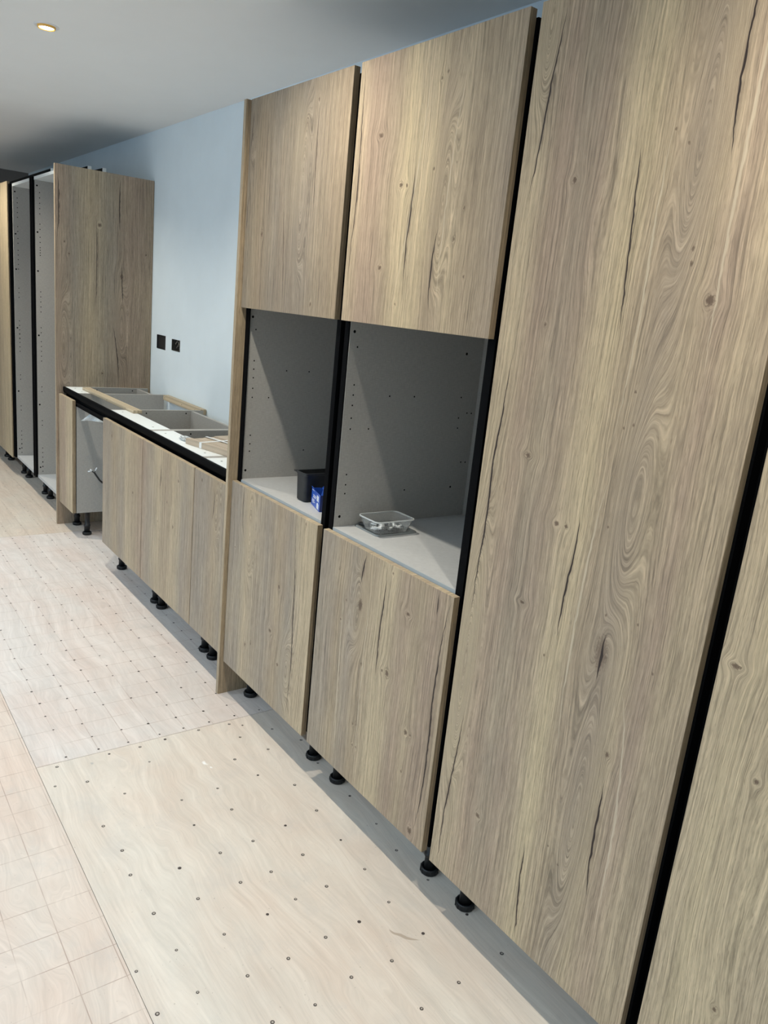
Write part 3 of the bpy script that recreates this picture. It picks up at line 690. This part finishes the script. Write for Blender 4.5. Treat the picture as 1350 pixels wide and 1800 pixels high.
# ------------------------------------------------------------------ far tall run
FZ = 2.095
def far_unit(label, x0, x1, zt=FZ, doorkey=None, doorx=None):
    t = thing('tall_cabinet', label, 'cabinet', (x0, 0, 0), 'far tall cabinets')
    w = x1 - x0
    box('side_panel', (0, CY0, .15), (T, CY1, zt), M_CARC, t); box('side_panel', (w - T, CY0, .15), (w, CY1, zt), M_CARC, t)
    box('base_panel', (T, CY0 - .003, .15), (w - T, CY1, .168), M_CARC_TOP, t); box('top_panel', (T, CY0 - .003, zt - T), (w - T, CY1, zt), M_EDGE, t)
    box('back_panel', (T, CY1 - .008, .168), (w - T, CY1, zt - T), M_CARC, t)
    dots(t, [(T + .0004,) + h for h in tall_holes(zt)], 'x', .0032)
    if doorkey: door(t, doorx[0] - x0, doorx[1] - x0, ZB, 2.112, doorkey)
    for lx in (.045, w - .060):
        for ly in (.095, .46): leg(t, lx, ly)
far_unit('doorless tall grey cabinet next to the wide dark end panel', -2.147, -1.4935)
far_unit('doorless tall grey cabinet between the other open one and the far oak door', -2.800, -2.180)
far_unit('far tall cabinet with oak door at the left edge of the photo', -3.445, -2.845, doorkey='X', doorx=(-3.443, -2.847))
far_unit('tall cabinet with oak door beyond the left edge, out of view', -4.10, -3.48, doorkey='D', doorx=(-4.098, -3.482))
def fch(label, xc, w):
    bm = bmesh.new(); g = .0125
    poly = [(-w, .008), (-w, .0225), (-g - .003, .0225), (-g - .003, .045), (g + .003, .045), (g + .003, .0225), (w, .0225), (w, .008), (g, .008), (g, .042), (-g, .042), (-g, .008)]
    poly = [(p[0], p[1] + .0) for p in poly]
    prism_bm(bm, poly, 'z', 0, 1.945); o = finish('handle_channel', bm, M_BLACK, None, (xc, 0, .15)); tag(o, label, 'handle channel', 'vertical black handle channels')
fch('black vertical channel between the two doorless tall cabinets', -2.1635, .034)
fch('black vertical channel beside the far oak door', -2.8225, .024)
# spare channels lying on top of the far cabinets
def spare(label, a, b, z, h=.020):
    L = math.hypot(b[0] - a[0], b[1] - a[1]); bm = bmesh.new()
    prism_bm(bm, [(0, 0), (0, h), (.002, h), (.002, .002), (.020, .002), (.020, h), (.022, h), (.022, 0)], 'x', 0, L)
    o = finish('spare_channel', bm, M_BLACK, None, (a[0], a[1], z)); o.rotation_euler = (0, 0, math.atan2(b[1] - a[1], b[0] - a[0])); o.rotation_euler.x = 0
    bm = bmesh.new(); bm_box(bm, (L, 0, 0), (L + .002, .022, h + .002)); finish('end_cap', bm, M_EDGE, o)
    tag(o, label, 'channel', 'spare channels lying on the far cabinets')
spare('spare black channel lying along the front on top of the far open cabinets', (-3.6, .052), (-1.84, .052), FZ + .0008, .030)
spare('spare black channel on the cabinet top, its end just past the panel top edge', (-3.3, .160), (-1.56, .190), FZ + .0008, .046)
spare('spare black channel on the cabinet top, rearmost of the three', (-3.3, .235), (-1.56, .275), FZ + .0008, .050)

# ------------------------------------------------------------------ things in the niches
# black pot
def pot(name, w0, d0, w1, d1, h, th, lip, r0, mat, parent, seg=5):
    def ring(w, d, r, z):
        pts = []
        for cx, cy, a0 in ((w / 2 - r, d / 2 - r, 0), (-w / 2 + r, d / 2 - r, 90), (-w / 2 + r, -d / 2 + r, 180), (w / 2 - r, -d / 2 + r, 270)):
            for k in range(seg + 1):
                a = math.radians(a0 + 90 * k / seg); pts.append((cx + r * math.cos(a), cy + r * math.sin(a), z))
        return pts
    bm = bmesh.new()
    prof = [(w0 * .9, d0 * .9, 0), (w0, d0, .004), (w1, d1, h - .008), (w1 + lip, d1 + lip, h - .007), (w1 + lip, d1 + lip, h), (w1 - 2 * th, d1 - 2 * th, h), (w0 - 2 * th, d0 - 2 * th, .005), (w0 * .85, d0 * .85, .004)]
    rings = [[bm.verts.new(p) for p in ring(w, d, r0, z)] for w, d, z in prof]
    n = len(rings[0])
    for a, b in zip(rings, rings[1:]):
        for i in range(n): bm.faces.new((a[i], a[(i + 1) % n], b[(i + 1) % n], b[i]))
    bm.faces.new(list(reversed(rings[0]))); bm.faces.new(rings[-1])
    return finish(name, bm, mat, parent)
M_POT = plain('grey black moulded plastic', (.016, .018, .020), .5, var=.3, scale=40)
t = thing('black_pot', 'square black plastic pot standing in the left niche beside blue carton', 'pot', (1.302, .140, .8622))
pot('pot_body', .056, .120, .062, .126, .098, .002, .004, .010, M_POT, t)
box('pot_lip_tab', (-.045, -.064, .093), (-.031, -.050, .0965), M_POT, t)
# blue open carton
M_BLUE = plain('blue card', (.020, .095, .48), .4, var=.12, scale=30); M_BLUED = plain('dark blue card', (.010, .022, .12), .4)
M_WHITE = plain('white print', (.75, .79, .86), .5)
t = thing('blue_carton', 'small open blue carton with white print standing in the left niche', 'carton', (1.343, .0985, .8622), rz=math.radians(-17))
L_, D_, H_ = .108, .062, .054
bm = bmesh.new(); th = .0012
for a, b in (((0, 0, 0), (L_, D_, th)), ((0, 0, th), (L_, th, H_)), ((0, D_ - th, th), (L_, D_, H_)), ((0, th, th), (th, D_ - th, H_))): bm_box(bm, a, b)
finish('carton_body', bm, M_BLUE, t)
box('carton_end', (L_ - th, th, th), (L_, D_ - th, H_), M_BLUED, t)
def flap(pts):
    bm = bmesh.new(); v = [bm.verts.new(p) for p in pts]; w = [bm.verts.new((p[0] + .0006, p[1] + .0008, p[2] + .0004)) for p in pts]; n = len(v)
    bm.faces.new(v); bm.faces.new(w[::-1])
    for i in range(n): bm.faces.new((v[i], v[(i + 1) % n], w[(i + 1) % n], w[i]))
    bmesh.ops.recalc_face_normals(bm, faces=bm.faces[:])
    finish('flap', bm, M_BLUE, t)
flap([(.008, D_ * .5, H_), (L_ - .004, D_ * .5, H_), (L_ - .012, D_ * .85, H_ + .054), (.052, D_ * .80, H_ + .050)])
flap([(L_, .003, H_), (L_, D_ - .003, H_), (L_ - .010, D_ - .008, H_ + .048), (L_ - .012, .016, H_ + .040)])
flap([(.0, .0, H_), (.034, .0, H_), (.032, -.003, H_ + .006), (.004, -.003, H_ + .007)])
bm = bmesh.new()
def lab(x0, x1, z0, z1): bm_box(bm, (x0, -.0005, z0), (x1, 0, z1))
for k, (a, b, z) in enumerate(((.006, .036, .050), (.022, .066, .036), (.026, .060, .032), (.020, .056, .0285), (.010, .044, .021), (.012, .040, .0175), (.010, .050, .014), (.014, .034, .010))): lab(a, b, z, z + .0016)
lab(.070, .094, .028, .046); lab(.072, .096, .004, .020); lab(.078, .090, .020, .023)
finish('printed_panel', bm, M_WHITE, t)
# clear tub on its own lid, full of screws
M_TUB = N('clear tub plastic'); M_TUB.b.inputs['Transmission Weight'].default_value = .93; M_TUB.b.inputs['IOR'].default_value = 1.15; M_TUB = M_TUB.fin((.96, .98, .98), .08)
M_RIM = N('frosted tub rim'); M_RIM.b.inputs['Transmission Weight'].default_value = .45; M_RIM = M_RIM.fin((.88, .91, .91), .22)
t = thing('tub_lid', 'flat grey plastic lid lying under the clear tub', 'lid', (1.672, .166, .8622))
pot('lid_plate', .122, .148, .124, .150, .0022, .001, .0, .010, plain('smoky lid plastic', (.25, .27, .27), .25), t)
t = thing('clear_tub', 'clear rectangular plastic tub of screws on the right niche shelf', 'tub', (1.690, .152, .8648))
pot('tub_wall', .078, .112, .098, .138, .044, .0010, .0, .016, M_TUB, t, 6)
def rim_ring(w, d, r, z0, z1, th):
    bm = bmesh.new(); seg = 6
    def ring(w, d, r, z):
        pts = []
        for cx, cy, a0 in ((w / 2 - r, d / 2 - r, 0), (-w / 2 + r, d / 2 - r, 90), (-w / 2 + r, -d / 2 + r, 180), (w / 2 - r, -d / 2 + r, 270)):
            for k in range(seg + 1):
                a = math.radians(a0 + 90 * k / seg); pts.append(bm.verts.new((cx + r * math.cos(a), cy + r * math.sin(a), z)))
        return pts
    R = [ring(w, d, r, z0), ring(w + th, d + th, r, z0), ring(w + th, d + th, r, z1), ring(w, d, r, z1)]
    n = len(R[0])
    for k in range(4):
        a, b = R[k], R[(k + 1) % 4]
        for i in range(n): bm.faces.new((a[i], a[(i + 1) % n], b[(i + 1) % n], b[i]))
    return finish('tub_rim', bm, M_RIM, t)
rim_ring(.0985, .1385, .016, .0405, .0440, .0050)
M_SCREW = plain('zinc screws', (.30, .31, .32), .3, metal=.9); M_SCREWL = plain('white plugs', (.80, .82, .83), .5)
rnd = random.Random(5)
bm = bmesh.new()
for k in range(70):
    x, y = rnd.uniform(-.028, .028), rnd.uniform(-.045, .045); a = rnd.uniform(0, math.pi); z = .008 + rnd.random() * .010; l = rnd.uniform(.008, .016); dz = rnd.uniform(-.003, .004)
    mi = 1 if rnd.random() < .18 else (2 if rnd.random() < .3 else 0)
    p, q = (x - math.cos(a) * l / 1.3, y - math.sin(a) * l / 1.3, z), (x + math.cos(a) * l / 1.3, y + math.sin(a) * l / 1.3, z + dz)
    tube_bm(bm, [p, q], .0016 if mi != 1 else .0028, 6, mi); 
    tube_bm(bm, [q, (q[0] + math.cos(a) * .0015, q[1] + math.sin(a) * .0015, q[2])], .0032, 8, mi)
o = finish('screws', bm, [M_SCREW, M_SCREWL, M_PLAS], None, (1.690, .152, .8648), kind='stuff'); tag(o, 'loose zinc screws and plugs lying in the clear tub', 'screws')
# black hinge plate behind the tub
t = thing('hinge_plate', 'small black hinge part on the right niche shelf behind the clear tub', 'hinge', (1.626, .110, .8622), rz=.5)
box('plate', (-.018, -.012, 0), (.020, .014, .004), M_PLAS, t, .0008); box('hinge_arm', (-.010, -.006, .004), (.026, .006, .013), M_PLAS, t, .001)
